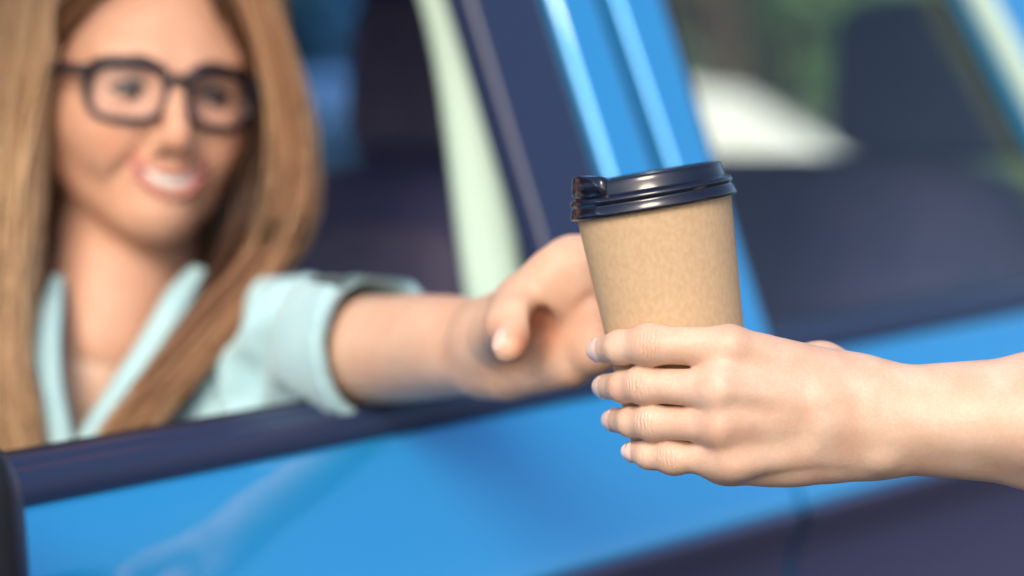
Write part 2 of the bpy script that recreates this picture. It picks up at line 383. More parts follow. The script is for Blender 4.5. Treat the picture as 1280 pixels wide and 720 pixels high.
def tree(x, y, h, cr, leafm, label, name='broadleaf_tree', low=.25, n=5600):
    root = empty(name, (x, y, 0), label, 'tree', 'trees beyond the parked car')
    tb = MB(); r0 = h*.022+.05
    top = np.array([x+random.uniform(-.3, .3), y+random.uniform(-.3, .3), h*.72])
    tp = spline([(x, y, -.05), (x+random.uniform(-.12, .12), y, h*.25), tuple((np.array([x, y, h*.5])+top*1)/2*1 if False else (x*.5+top[0]*.5, y*.5+top[1]*.5, h*.5)), tuple(top)], 12)
    tb.add(*tube(tp, np.linspace(r0, r0*.25, 12), 9, upv=(1, 0, 0)))
    cl = []
    for i in range(11):
        a = random.uniform(0, 2*math.pi); hh = h*random.uniform(low+.08, .9); rr = cr*random.uniform(.35, .95)*math.sin(max(.25, min(1, (1-hh/h)*2.2))*math.pi/2)
        e = np.array([x+math.cos(a)*rr, y+math.sin(a)*rr, hh]); s0 = tp[min(11, max(2, int(11*hh/h*.8)))]
        tb.add(*tube(spline([s0, s0*.5+e*.5+np.array([0, 0, -.1]), e], 7), np.linspace(r0*.4, r0*.08, 7), 6, upv=(1, 0, .3)))
        cl.append(e)
    tb.build('trunk', M['wood'], root)
    for i in range(26):
        a = random.uniform(0, 2*math.pi); hh = h*random.uniform(low, .98); f = math.sin(min(1, (1-hh/h)*1.8+.12)*math.pi/2)
        rr = cr*f*math.sqrt(random.random()); cl.append(np.array([x+math.cos(a)*rr, y+math.sin(a)*rr, hh]))
    cl = np.array(cl); ci = rng.integers(0, len(cl), n); off = rng.normal(size=(n, 3)); off /= np.linalg.norm(off, axis=1)[:, None]
    c = cl[ci]+off*(rng.uniform(.25, 1, (n, 1))**.6)*cr*.30*np.array([1, 1, .75])
    sz = rng.uniform(.07, .15, (n, 1)); t1 = rng.normal(size=(n, 3)); t1 /= np.linalg.norm(t1, axis=1)[:, None]; t2 = np.cross(t1, rng.normal(size=(n, 3))); t2 /= np.linalg.norm(t2, axis=1)[:, None]
    V = np.stack([c-t1*sz, c-t2*sz*.5, c+t1*sz, c+t2*sz*.5], 1).reshape(-1, 3); Fq = np.arange(n*4).reshape(-1, 4)
    mesh('crown', V, Fq, leafm, root, smooth=False)
tree(1.25, 13.0, 6.5, 2.1, M['leaf'], 'dark green broadleaf tree seen past the blue door pillar', low=.17)
tree(2.9, 17.5, 7.5, 2.6, M['leaf2'], 'tall olive green tree seen through the middle of the rear window', low=.16)
tree(5.6, 16.0, 7.0, 2.5, M['leaf'], 'broad dark tree beyond the rear headrest at the right edge', low=.1)
tree(-.35, 15.0, 6.5, 2.4, M['leaf'], 'leafy tree seen behind the driver headrest', low=.15)
tree(-4.2, 14.0, 6.5, 2.4, M['leaf2'], 'olive tree behind the smiling woman head', low=.1)
# white car parked beyond the blue one, nose to the right
def vbox(mb, x0, x1, z0, z1, y0, y1, mi=0): box(mb, (x0, y0, z0), (x1, y1, z1), mi)
van = empty('parked_car', (-.6, 8.7, 0), 'white car parked beyond the blue one, seen through its rear side window', 'car')
side = [(-3.2, .28), (-3.25, .85), (-3.0, 1.05), (-2.5, 1.36), (-1.6, 1.46), (.30, 1.46), (.86, 1.38), (1.38, 1.06), (2.05, .92), (2.3, .70), (2.33, .32), (2.1, .26)]
V = [(x, 7.9, z) for x, z in side]+[(x, 9.5, z) for x, z in side]; m_ = len(side)
vb_ = bevel(mesh('bodywork', V, [list(range(m_)), [m_+i for i in range(m_)][::-1]]+[[i, m_+i, m_+(i+1) % m_, (i+1) % m_] for i in range(m_)], M['white'], van, smooth=False), .06, 3)
for wx in (-2.1, 1.6):
    mb = MB(); mb.add(*tube([(wx, 7.86, .33), (wx, 8.10, .33)], .33, 28, upv=(0, 0, 1))); wl = mb.build('wheel', M['rubber'], van)
    mb = MB(); mb.add(*tube([(wx, 7.845, .33), (wx, 7.90, .33)], .20, 24, upv=(0, 0, 1))); mb.build('rim', M['chrome'], wl)
mb = MB(); V = [(-2.2, 7.893, 1.02), (.55, 7.893, 1.02), (.30, 7.893, 1.36), (-1.8, 7.893, 1.36)]; mb.add(V+[(x, 7.91, z) for x, _, z in V], [[0, 1, 2, 3], [7, 6, 5, 4], [0, 4, 5, 1], [1, 5, 6, 2], [2, 6, 7, 3], [3, 7, 4, 0]]); mb.build('side_window', M['mirror'], van, smooth=False)
# clipped hedge behind the kerb
hg = MB(); n = 9000
hx = rng.uniform(-14, 14, n); hy = 10.6+rng.uniform(-.45, .45, n); hz = rng.uniform(0.02, 1, n)**.8*(1.02+.10*np.sin(hx*1.7)+.06*np.sin(hx*5.1))
c = np.stack([hx, hy, hz], 1); sz = rng.uniform(.05, .10, (n, 1)); t1 = rng.normal(size=(n, 3)); t1 /= np.linalg.norm(t1, axis=1)[:, None]
t2 = np.cross(t1, rng.normal(size=(n, 3))); t2 /= np.linalg.norm(t2, axis=1)[:, None]
V = np.stack([c-t1*sz, c-t2*sz*.55, c+t1*sz, c+t2*sz*.55], 1).reshape(-1, 3)
ho = mesh('hedge', V, np.arange(n*4).reshape(-1, 4), M['leaf'], smooth=False)
tag(ho, 'low green hedge running along the kerb behind the car', 'hedge')

# ================================================================== CAR
u0 = nrm(RI*(3284-640)/FPX+UP*360/FPX+FW)            # towards the car's rear
uu = u0; nn = nrm(np.cross(uu, (0, 0, 1.0))); ww = np.cross(nn, uu); O = P(20, 583, 1.2)   # n outward, w up
if nn@FW > 0: nn = -nn; ww = -ww
if ww[2] < 0: ww = -ww
def K(s, n_, w_): return O+uu*s+nn*n_+ww*w_
SL = math.tan(rad(22))
car_loc = K(.3, -.75, 0); car_loc[2] = 0
car = empty('blue_car', tuple(car_loc), 'bright blue car with its driver window open and woman leaning out', 'car')
def grid_sheet(prof, s0, s1, ns=24, bow=.006, mi=0, flip=False):
    V = []; S = np.linspace(s0, s1, ns)
    for s in S:
        for (a, b) in prof: V.append(K(s, a, b))
    m = len(prof); Fs = []
    for i in range(ns-1):
        for j in range(m-1):
            Fs.append([i*m+j, (i+1)*m+j, (i+1)*m+j+1, i*m+j+1])
    return V, Fs
prof = [(-.012, -.022), (.002, -.020), (.020, -.024), (.036, -.045), (.052, -.075), (.064, -.100), (.0695, -.114), (.0705, -.121), (.067, -.127), (.058, -.140), (.053, -.160), (.054, -.20), (.062, -.27), (.070, -.36), (.073, -.46), (.070, -.56), (.060, -.64), (.045, -.70), (.02, -.72)]
def dense(p, n=70): return [tuple(x) for x in spline(p, n)]
def door(name, s0, s1, lab=None):
    pr = dense(prof); V, Fs = grid_sheet(pr, s0, s1, 20)
    # returned edges at both ends so the panel has thickness
    m = len(pr); nV = len(V)
    back = [(a-.02, b) for a, b in pr]
    for s in (s0, s1):
        st = len(V)
        for (a, b) in pr: V.append(K(s, a, b))
        for (a, b) in back: V.append(K(s, a, b))
        for j in range(m-1):
            Fs.append([st+j, st+j+1, st+m+j+1, st+m+j])
    o = mesh(name, V, Fs, M['paint'], car)
    # inner door card
    mb = MB(); ci = [(-.035, -.004), (-.06, -.03), (-.075, -.10), (-.08, -.22), (-.10, -.30), (-.08, -.42), (-.075, -.70), (0.0, -.70)]
    mb.add(*grid_sheet(dense(ci, 24), s0+.01, s1-.01, 6)); mb.build('door_card', M['interior'], o)
    return o
d1 = door('front_door', -1.05, .622); d2 = door('rear_door', .629, 1.62)
# sill strip along the window line: rounded dark trim, rubber lips
def strip(parent, s0, s1, name='window_trim'):
    mb = MB(); pr = [(-.022, -.016), (-.022, .001), (-.016, .004), (-.008, .001), (-.006, -.002), (.004, -.001), (.010, -.004), (.013, -.012), (.013, -.021), (.010, -.0235), (-.012, -.0235)]
    mb.add(*grid_sheet(pr, s0, s1, 14)); mb.build(name, M['trim'], parent)
    mb = MB(); pr = [(-.036, -.010), (-.036, .000), (-.030, .004), (-.026, .000), (-.026, -.012)]
    mb.add(*grid_sheet(pr, s0, s1, 8)); mb.build('rubber_seal', M['rubber'], parent)
    mb = MB(); pr = [(.008, -.0225), (.016, -.0225), (.017, -.0265), (.010, -.027)]
    mb.add(*grid_sheet(pr, s0, s1, 8)); mb.build('rubber_seal', M['rubber'], parent)
strip(d1, -1.0, .622); strip(d2, .629, 1.5)
mp_ = [(.060, -.121), (.0735, -.1235), (.0745, -.129), (.072, -.136), (.064, -.150), (.060, -.170), (.061, -.21), (.069, -.28), (.077, -.36), (.079, -.40), (.070, -.405)]  # separate dark band covering the door below its crease
for d_, a_, b_ in ((d1, -1.05, .6215), (d2, .6295, 1.62)):
    mb = MB(); mb.add(*grid_sheet(dense(mp_, 50), a_, b_, 8)); mb.build('lower_door_band', M['door_band'], d_)
def slab(poly, off, th, material, name, parent, bv=.004, smooth=False):
    """polygon in (s,w) laid on the leaning window plane, extruded inwards by th"""
    m = len(poly); a = [K(s, off-w_*SL, w_) for s, w_ in poly]; b = [K(s, off-w_*SL-th, w_) for s, w_ in poly]
    Fs = [list(range(m))[::-1], [m+i for i in range(m)]]+[[i, (i+1) % m, m+(i+1) % m, m+i] for i in range(m)]
    o = mesh(name, a+b, Fs, material, parent, smooth=smooth)
    if bv: bevel(o, bv, 3)
    return o
TOP = .40
slab([(.462, -.01), (.545, -.01), (.552, TOP), (.475, TOP)], .004, .03, M['trim'], 'window_channel', d1, .006)
slab([(.549, -.012), (.606, -.012), (.606, TOP), (.557, TOP)], .010, .02, M['paint'], 'window_frame', d1, .006)
slab([(.626, -.012), (.672, -.012), (.688, TOP), (.626, TOP)], .010, .02, M['paint'], 'window_frame', d2, .006)
slab([(.668, -.01), (.682, -.01), (.702, TOP), (.688, TOP)], .004, .02, M['rubber'], 'window_channel', d2, .004)
slab([(.50, -.6), (.66, -.6), (.66, TOP), (.50, TOP)], -.03, .03, M['interior'], 'centre_pillar', car, .01)
# pale rounded trim running down the pillar inside
tp = spline([P(530, -90, 1.66), P(562, 0, 1.655), P(582, 90, 1.65), P(596, 190, 1.64), P(608, 290, 1.63), P(622, 390, 1.62), P(640, 520, 1.61)], 20)
mb = MB(); mb.add(*tube(tp, .0225, 16, .45, upv=RI)); mb.build('pillar_trim', M['pillartrim'], car)
# rear door glass
def SW(x, y, off=.01):
    d = P(x, y, 1)-CAM; o_ = CAM-O
    t = -(o_@nn-off+(o_@ww)*SL)/(d@nn+(d@ww)*SL); q = o_+d*t; return q@uu, q@ww
e1, e2 = SW(1212, -10), SW(1290, 140); sl_ = (e2[0]-e1[0])/(e2[1]-e1[1])
eT = (e1[0]+sl_*(TOP-.02-e1[1]), TOP-.02); eB = (e2[0]+sl_*(-.012-e2[1]), -.012)
QW = [(.676, -.012), eB, eT, (.696, TOP-.02)]
slab(QW, -.004, .004, M['glass'], 'window_pane', d2, 0)
qf = slab([(eB[0], -.02), (1.72, -.02), (1.72, .02), (1.62, TOP), (eT[0], TOP)], .010, .03, M['paint'], 'window_frame', d2, .006)
tp = [K(a_, .016-b_*SL, b_) for a_, b_ in ((eB[0], 0), ((eB[0]+eT[0])/2, TOP/2), (eT[0], TOP-.02))]
mb = MB(); mb.add(*tube(spline(tp, 12), .014, 12, .6, upv=nn)); mb.build('frame_edge_glint', M['pillartrim'], qf)  # pale strip painting the light caught along the frame edge
# A pillar, roof rail, roof
slab([(-.72, -.01), (-.62, -.01), (-.06, TOP), (-.14, TOP)], .008, .04, M['paint'], 'windscreen_pillar', car, .008)
def sheet(pts_grid, name, material, parent, th=.01):
    g = np.array(pts_grid); a, b = g.shape[:2]; V = g.reshape(-1, 3)
    Fs = [[i*b+j, (i+1)*b+j, (i+1)*b+j+1, i*b+j+1] for i in range(a-1) for j in range(b-1)]
    o = mesh(name, V, Fs, material, parent); s = o.modifiers.new('solid', 'SOLIDIFY'); s.thickness = th; s.offset = 0; return o
rt = []
for s in np.linspace(-.2, 1.75, 16):
    row = []
    for q in np.linspace(0, 1, 17):
        n_ = .005-TOP*SL+.012-q*(1.5-2*(TOP*SL)+.02); c = 4*q*(1-q)
        row.append(K(s, n_, TOP+.01+.055*c**.6-.03*((s-.6)/1.1)**2*c))
    rt.append(row)
sheet(rt, 'roof', M['paint'], car, .012)
sheet(np.array(rt)-ww*.03, 'headliner', M['headliner'], car, .01)
# far side: door body, window frame and glass
def mirror_slab(poly, off, th, material, name, parent, bv=.004):
    a = [K(s, -1.5-off+w_*SL, w_) for s, w_ in poly]; b = [K(s, -1.5-off+w_*SL+th, w_) for s, w_ in poly]; m = len(poly)
    Fs = [list(range(m)), [m+i for i in range(m)][::-1]]+[[i, m+i, m+(i+1) % m, (i+1) % m] for i in range(m)]
    o = mesh(name, a+b, Fs, material, parent, smooth=False)
    if bv: bevel(o, bv, 2)
    return o
fd = mirror_slab([(-1.05, -.72), (1.62, -.72), (1.62, -.02), (-1.05, -.02)], .06, .03, M['paint'], 'far_side_doors', car, .01)
mirror_slab([(-1.0, -.70), (1.6, -.70), (1.6, -.0), (-1.0, -.0)], .0, .05, M['interior'], 'door_card', fd, .01)
mirror_slab([(.50, -.02), (.66, -.02), (.66, TOP), (.50, TOP)], 0, .05, M['interior'], 'centre_pillar', car)
mirror_slab([(1.66, -.02), (1.75, -.02), (1.75, .1), (1.62, TOP), (1.56, TOP)], 0, .05, M['slate'], 'rear_pillar', car)
mirror_slab([(-.72, -.01), (-.62, -.01), (-.06, TOP), (-.14, TOP)], 0, .04, M['interior'], 'windscreen_pillar', car)
mirror_slab([(.66, 0), (1.66, 0), (1.56, TOP), (.66, TOP)], -.01, .004, M['tinted'], 'window_pane', fd, 0)
mirror_slab([(-.62, 0), (.50, 0), (.50, TOP), (-.06, TOP)], -.01, .004, M['glass'], 'window_pane', fd, 0)
# rear: tail panel, glass, near rear quarter; floor; bonnet and windscreen
sheet([[K(1.75, a, b) for a in np.linspace(.0, -1.5, 6)] for b in (-.72, -.3, -.02)], 'tailgate', M['paint'], car, .03)
sheet([[K(s, -.03-b*SL-q*(1.44-2*b*SL), b) for q in np.linspace(0, 1, 6)] for s, b in ((1.76, -.01), (1.70, .2), (1.62, TOP))], 'rear_screen', M['glass'], car, .004)
sheet([[K(s, -.03-b*SL-q*(1.44-2*b*SL), b) for q in np.linspace(0, 1, 6)] for s, b in ((-.80, -.0), (-.46, .2), (-.13, TOP))], 'windscreen', M['glass'], car, .004)
sheet([[K(s, -.02-q*1.46, b-.03*(2*q-1)**2) for q in np.linspace(0, 1, 9)] for s, b in ((-.78, .01), (-1.2, -.04), (-1.6, -.10), (-1.85, -.2), (-1.9, -.5))], 'bonnet', M['paint'], car, .02)
pr = dense(prof, 40)
mb = MB(); mb.add(*grid_sheet(pr, -1.88, -1.057, 10)); mb.build('front_wing', M['paint'], car)
mb = MB(); mb.add(*grid_sheet(pr, 1.627, 2.0, 8)); mb.build('rear_wing', M['paint'], car)
sheet([[K(s, n_, -.70) for n_ in (.02, -.75, -1.5)] for s in (-1.8, 0, 1.8)], 'floor_pan', M['interior'], car, .03)
# dashboard + steering wheel
sheet([[K(s, n_, b) for n_ in (-.05, -.4, -.8, -1.2, -1.45)] for s, b in ((-.80, -.02), (-.6, -.03), (-.45, -.06), (-.42, -.25), (-.44, -.45))], 'dashboard', M['interior'], car, .03)
mb = MB(); c0 = K(-.22, -.40, -.12); ax1 = nn; ax2 = nrm(ww*.85+uu*.45*-1)
ring = [c0+.18*(math.cos(a)*ax1+math.sin(a)*ax2) for a in np.linspace(0, 2*math.pi, 33)]
mb.add(*tube(ring, .014, 10, upv=np.cross(ax1, ax2), cap=False))
for a in (0, math.pi, -math.pi/2): mb.add(*tube([c0, c0+.178*(math.cos(a)*ax1+math.sin(a)*ax2)], .013, 8, upv=np.cross(ax1, ax2)))
mb.add(*tube([c0+np.cross(ax1, ax2)*.02, c0-np.cross(ax1, ax2)*.2], .035, 12, upv=ax1)); mb.build('steering_wheel', M['interior'], car)
# seats
def cushion(name, c, half, material, parent, lean=0.0, k=.05):
    """rounded super-ellipsoid cushion in car axes"""
    V = []; nu, nv = 28, 20; e = .35
    sp = lambda x, p: math.copysign(abs(x)**p, x)
    a2 = nrm(ww+uu*math.tan(lean)); a1 = nn; a3 = np.cross(a1, a2)
    for i in range(nv+1):
        ph = -math.pi/2+math.pi*i/nv
        for j in range(nu):
            t = 2*math.pi*j/nu
            x = sp(math.cos(ph), e)*sp(math.cos(t), e); y = sp(math.cos(ph), e)*sp(math.sin(t), e); z = sp(math.sin(ph), e)
            tp_ = 1-.12*z if half[2] > .2 else 1
            V.append(c+a3*x*half[0]+a1*y*half[1]*tp_+a2*z*half[2])
    Fs = [[i*nu+j, i*nu+(j+1) % nu, (i+1)*nu+(j+1) % nu, (i+1)*nu+j] for i in range(nv) for j in range(nu)]
    return mesh(name, V, Fs, material, parent)
def seat(s, n_, name='front_seat'):
    o = cushion(name, K(s, n_, -.17), (.065, .235, .30), M['seatcloth'], car, lean=rad(14))
    cushion('seat_insert', K(s-.045, n_, -.17), (.035, .13, .25), M['seatmid'], o, lean=rad(14))
    cushion('seat_base', K(s-.27, n_, -.50), (.27, .24, .08), M['seatcloth'], o)
    for sg in (-1, 1):
        mb = MB(); mb.add(*tube([K(s+.06, n_+sg*.05, .08), K(s+.095, n_+sg*.05, .20)], .007, 8, upv=nn)); mb.build('headrest_post', M['chrome'], o)
    cushion('headrest', K(s+.10, n_, .215), (.055, .105, .105), M['seatcloth'], o, lean=rad(8))
    cushion('headrest_pad', K(s+.06, n_, .21), (.03, .09, .07), M['seatmid'], o, lean=rad(8))
seat(.67, -.42); seat(.57, -1.12)
o = cushion('rear_seat', K(1.42, -.75, -.20), (.09, .66, .30), M['seatcloth'], car, lean=rad(18))
cushion('seat_base', K(1.12, -.75, -.44), (.30, .66, .10), M['seatcloth'], o)
for n_ in (-.36, -1.2):
    cushion('headrest', K(1.50, n_, .185), (.055, .14, .095), M['seatcloth'], o, lean=rad(10))
# parcel shelf
sheet([[K(s, n_, .015) for n_ in (-.1, -.75, -1.4)] for s in (1.5, 1.74)], 'parcel_shelf', M['interior'], car, .02)
# wing mirror
mb = MB(); mc = K(-.155, .135, -.03)
def rounded(mb, c, ax, half, e=.45, nu=28, nv=18, mi=0, taper=0):
    sp = lambda x, p: math.copysign(abs(x)**p, x); V = []
    for i in range(nv+1):
        ph = -math.pi/2+math.pi*i/nv
        for j in range(nu):
            t = 2*math.pi*j/nu
            x = sp(math.cos(ph), e)*sp(math.cos(t), e); y = sp(math.cos(ph), e)*sp(math.sin(t), e); z = sp(math.sin(ph), e)
            f = 1-taper*x
            V.append(c+ax[0]*x*half[0]+ax[1]*y*half[1]*f+ax[2]*z*half[2]*f)
    mb.add(V, [[i*nu+j, i*nu+(j+1) % nu, (i+1)*nu+(j+1) % nu, (i+1)*nu+j] for i in range(nv) for j in range(nu)], mi)
mc = P(-186, 690, 1.0)
mb = MB(); rounded(mb, mc, (nn, ww, -uu), (.105, .064, .045), e=.5); mh = mb.build('wing_mirror', M['trim'], car)
mb = MB(); rounded(mb, mc+uu*.012, (nn, ww, uu), (.1075, .0665, .016), e=.4); mb.build('mirror_rim', M['rubber'], mh)
mb = MB(); rounded(mb, mc+uu*.028, (nn, ww, uu), (.094, .055, .004), e=.35); mb.build('mirror_glass', M['mirror'], mh)
mb = MB(); rounded(mb, mc-uu*.018+nn*.098-ww*.006, (nn, ww, uu), (.006, .010, .022), e=.7); mb.build('indicator_lens', M['white'], mh)
mb = MB(); mb.add(*tube([mc-nn*.08-ww*.03, K(-.50, .02, -.03)], [.03, .028], 12, .6, upv=ww)); mb.build('mirror_arm', M['trim'], mh)

# ================================================================== CUP
cb = P(868, 560, 1.125); ct = P(816, 250, 1.117); cax = nrm(ct-cb); CH = np.linalg.norm(ct-cb)
cup = empty('coffee_cup', tuple(cb), 'brown kraft paper takeaway coffee cup with glossy black sip lid between the two hands', 'coffee cup')
RB, RT = .0315, .0408
cr_ = np.cross(cax, FW); cr_ = nrm(cr_); cf = np.cross(cr_, cax)       # right / towards-depth axes
if cr_[0] < 0: cr_ = -cr_
if cf@FW > 0: cf = -cf                                                  # cf points to the camera
def lathe(prof_, sides=96, wob=0, close=False):
    V = []; Fs = []
    for r, h in prof_:
        for k in range(sides):
            a = 2*math.pi*k/sides; V.append(cb+cax*h+(cr_*math.cos(a)+cf*math.sin(a))*r)
    for i in range(len(prof_)-1):
        for k in range(sides):
            k2 = (k+1) % sides; Fs.append([i*sides+k, i*sides+k2, (i+1)*sides+k2, (i+1)*sides+k])
    return V, Fs
pr = [(0.0, .004), (RB-.003, .004), (RB-.0022, .0), (RB-.0004, .0), (RB, .0015)]+[(RB+(RT-RB)*t, .002+(CH+.001)*t) for t in np.linspace(.02, 1, 20)]
mb = MB(); mb.add(*lathe(pr)); sl = mb.build('sleeve', M['kraft'], cup)
# vertical paper seam on the far side: small raised overlap
mb = MB(); V = []
for t in np.linspace(.01, .97, 12):
    for a in np.linspace(rad(-96), rad(-88), 4):
        V.append(cb+cax*(.002+CH*t)+(cr_*math.cos(a)+cf*math.sin(a))*(RB+(RT-RB)*t+.0005))
mb.add(V, [[i*4+j, i*4+j+1, (i+1)*4+j+1, (i+1)*4+j] for i in range(11) for j in range(3)]); mb.build('paper_seam', M['kraft'], sl)
L0 = CH-.0035
lp = [(.0405, L0-.0004), (.0432, L0), (.0437, L0+.0007), (.0434, L0+.0020), (.0424, L0+.0048), (.0416, L0+.0056), (.0417, L0+.0063), (.0424, L0+.0069), (.0425, L0+.0082), (.0418, L0+.0094), (.0404, L0+.0100), (.0393, L0+.0104), (.0389, L0+.0112), (.0383, L0+.0150), (.0379, L0+.0170), (.0371, L0+.0179), (.0360, L0+.0180), (.0352, L0+.0172), (.0348, L0+.0140), (.034, L0+.0132), (.002, L0+.0126), (0, L0+.0126)]
mb = MB(); mb.add(*lathe([tuple(x) for x in lp], 128)); ld = mb.build('lid', M['lid'], cup)
# raised drinking spout at the left edge of the lid, with a hooked inner edge
V = []; na, npf = 25, 0
for i, a in enumerate(np.linspace(rad(180-50), rad(180+44), na)):
    e = math.sin(math.pi*i/(na-1))**.32
    up = .0042*e*(.62+.38*min(1, (1-i/(na-1))*3.2 if i > na*.6 else 1))
    pf = [(.0391, .0100), (.0400+.0006*e, .0120), (.0398+.0006*e, .0160), (.0392, .0178+up*.8), (.0380, .0180+up), (.0355, .0180+up), (.0335, .0175+up*.9), (.0322-.001*e, .0160+up*.55), (.0325, .0120)]
    npf = len(pf)
    for r, h in pf: V.append(cb+cax*(L0+h)+(cr_*math.cos(a)+cf*math.sin(a))*r)
Fs = [[i*npf+j, (i+1)*npf+j, (i+1)*npf+j+1, i*npf+j+1] for i in range(na-1) for j in range(npf-1)]+[list(range(npf)), [(na-1)*npf+j for j in range(npf)][::-1]]
mb = MB(); mb.add(V, Fs); sp_ = mb.build('spout', M['lid'], ld)
mb = MB(); a = rad(205); q = cb+cax*(L0+.0143)+(cr_*math.cos(a)+cf*math.sin(a))*.0402
rounded(mb, q, (np.cross(cax, cr_*math.cos(a)+cf*math.sin(a)), cax, cr_*math.cos(a)+cf*math.sin(a)), (.005, .0018, .0010), e=.7, nu=16, nv=10); mb.build('spout_tab', M['lid'], ld)

# ================================================================== SERVER'S HAND AND FOREARM
def cupZ(x, y, r):
    """depth of a finger joint of radius r that lies on the camera side of the cup, through pixel x,y"""
    lo_, hi_ = .95, 1.125
    def gap(Z):
        p = P(x, y, Z)-cb; h = p@cax; rr = np.linalg.norm(p-cax*h); return rr-(RB+(RT-RB)*h/CH+r)
    if gap(hi_) > 0:
        return None
    for _ in range(40):
        m_ = (lo_+hi_)/2
        if gap(m_) > 0: lo_ = m_
        else: hi_ = m_
    return lo_
def on(x, y, r, dz=0, fb=1.11):
    z = cupZ(x, y, r); z = fb if z is None else z; return P(x, y, z+dz)
pal = dict(
 i=[P(912, 434, 1.071), on(812, 431, .0090), on(776, 434, .0080), on(752, 437, .0066, fb=1.108)],
 m=[P(905, 487, 1.064), on(805, 481, .0087), on(780, 483, .0078), on(757, 483, .0064, fb=1.108)],
 r=[P(908, 532, 1.066), on(815, 527, .0084), on(790, 527, .0075), on(768, 525, .0062, fb=1.106)],
 p=[P(915, 572, 1.073), on(842, 571, .0078), on(812, 568, .0071), on(793, 564, .0058, fb=1.104)])
rs = dict(i=[.0101, .0093, .0085, .0069], m=[.0098, .0086, .0080, .0065], r=[.0094, .0082, .0076, .0062], p=[.0090, .0078, .0072, .0057])
H = Field(P(730, 640, 1.0)-np.array([0, .0, 0]), P(1400, 370, 1.26), .00105)
lo = np.min([P(x, y, z) for x in (725, 1580) for y in (370, 650) for z in (1.03, 1.20)], 0); hi = np.max([P(x, y, z) for x in (725, 1580) for y in (370, 650) for z in (1.03, 1.20)], 0)
H = Field(lo, hi, .00105)
wr_t, wr_b = P(1098, 500, 1.092), P(1100, 553, 1.094)
# metacarpal block
H.cone(pal['i'][0], P(1060, 478, 1.092), .0104, .0145, .004)
H.cone(pal['m'][0], P(1068, 505, 1.082), .0106, .0135, .008)
H.cone(pal['r'][0], P(1072, 530, 1.084), .0102, .0135, .008)
H.cone(pal['p'][0], P(1078, 551, 1.092), .0100, .0140, .008)
H.cone(P(925, 470, 1.082), P(1060, 500, 1.098), .014, .016, .012)
H.cone(P(930, 540, 1.084), P(1060, 535, 1.100), .013, .016, .012)
hy = spline([P(900, 573, 1.082), P(945, 575, 1.086), P(990, 574.5, 1.090), P(1035, 568, 1.095), P(1078, 560, 1.098)], 14); hyr = np.interp(np.linspace(0, 1, 14), [0, .25, .5, .75, 1], [.0098, .0119, .0129, .0130, .0125])
for i in range(13): H.cone(hy[i], hy[i+1], hyr[i], hyr[i+1], .0035)
H.cone(P(905, 455, 1.078), P(905, 578, 1.082), .0098, .0092, .010)
H.cone(P(893, 459, 1.077), P(895, 506, 1.075), .0072, .0072, .008); H.cone(P(895, 506, 1.075), P(901, 552, 1.079), .0072, .0070, .008)
# wrist and forearm
for a_, b_, ra, rb in ((P(1050, 492, 1.094), wr_t, .016, .0165), (P(1050, 552, 1.097), wr_b, .0155, .0150), (wr_t, P(1300, 492, 1.085), .0165, .0190), (wr_b, P(1300, 560, 1.090), .0150, .0195), (P(1300, 492, 1.085), P(1640, 490, 1.07), .0190, .030), (P(1300, 560, 1.090), P(1640, 585, 1.08), .0195, .033), (P(1100, 526, 1.086), P(1300, 526, 1.075), .015, .022), (P(1300, 526, 1.075), P(1640, 530, 1.06), .022, .036)):
    H.cone(a_, b_, ra, rb, .012)
H.ell(P(1100, 566, 1.083), (.0085, .0085, .0085), .006)                   # ulnar head
# thumb, going round the far side of the cup
th = [P(1078, 493, 1.108), P(1026, 466, 1.128), P(950, 452, 1.172), P(900, 446, 1.179)]
H.cone(th[0], th[1], .0165, .0148, .012)
H.freeze()
for k_ in 'imrp':
    c_ = pal[k_]; H.finger(c_, rs[k_], kj=.0035, kb=.0055, bumps=((c_[1]-FW*.0006, rs[k_][1]*.97), ))
H.finger(th[1:], [.0138, .0108, .0092], .005, .010)
# knuckles and tendons stand a little proud, hollows between them
for k_, dx in (('m', .0100), ('r', .0097), ('p', .0088)):
    H.ell(pal[k_][0]-FW*.0004+RI*.002, (dx*1.1, dx*.8, dx*.9), .010)
for a_, b_ in ((P(930, 512, 1.0515), P(1010, 514, 1.062)), (P(930, 556, 1.056), P(1000, 548, 1.066)), (P(935, 462, 1.054), P(1010, 478, 1.064))):
    H.cone(a_-FW*.0040, b_-FW*.0056, .0038, .0030, .014, sub=True)
V, Q = H.polygonize(2)
fmask = np.zeros(len(V)); crz = np.zeros(len(V)); crm = np.zeros(len(V)); red = np.zeros(len(V))
for k_ in 'imrp':
    c_ = pal[k_]
    t, d = seg_info(V, c_[0], c_[1]); L_ = np.linalg.norm(c_[1]-c_[0]); near = d < rs[k_][1]*1.5
    ax = nrm(c_[1]-c_[0]); z = (V-c_[1])@ax
    front = ((V-c_[1])@(-FW)) > rs[k_][1]*.25
    lat = (V-c_[1])@UP; m_ = np.exp(-(z/.0052)**2)*near*front*np.exp(-(lat/(rs[k_][1]*.75))**2); crm = np.maximum(crm, m_); crz = np.where((m_ > .01), z, crz)
    ax2_ = nrm(c_[3]-c_[2]); z2 = (V-c_[2])@ax2_; near2 = np.linalg.norm(V-c_[2]-z2[:, None]*ax2_, axis=1) < rs[k_][2]*1.5
    m2 = .35*np.exp(-(z2/.0028)**2)*near2; crz = np.where(m2 > crm, z2, crz); crm = np.maximum(crm, m2)
    red = np.maximum(red, .32*np.exp(-((V-c_[1])**2).sum(1)/.009**2)); red = np.maximum(red, .22*np.exp(-((V-c_[3])**2).sum(1)/.008**2))
    red = np.maximum(red, .25*gauss(V, pal[k_][0], .010))
body = MB(); body.add(V, Q.tolist(), 0)
nb = MB()
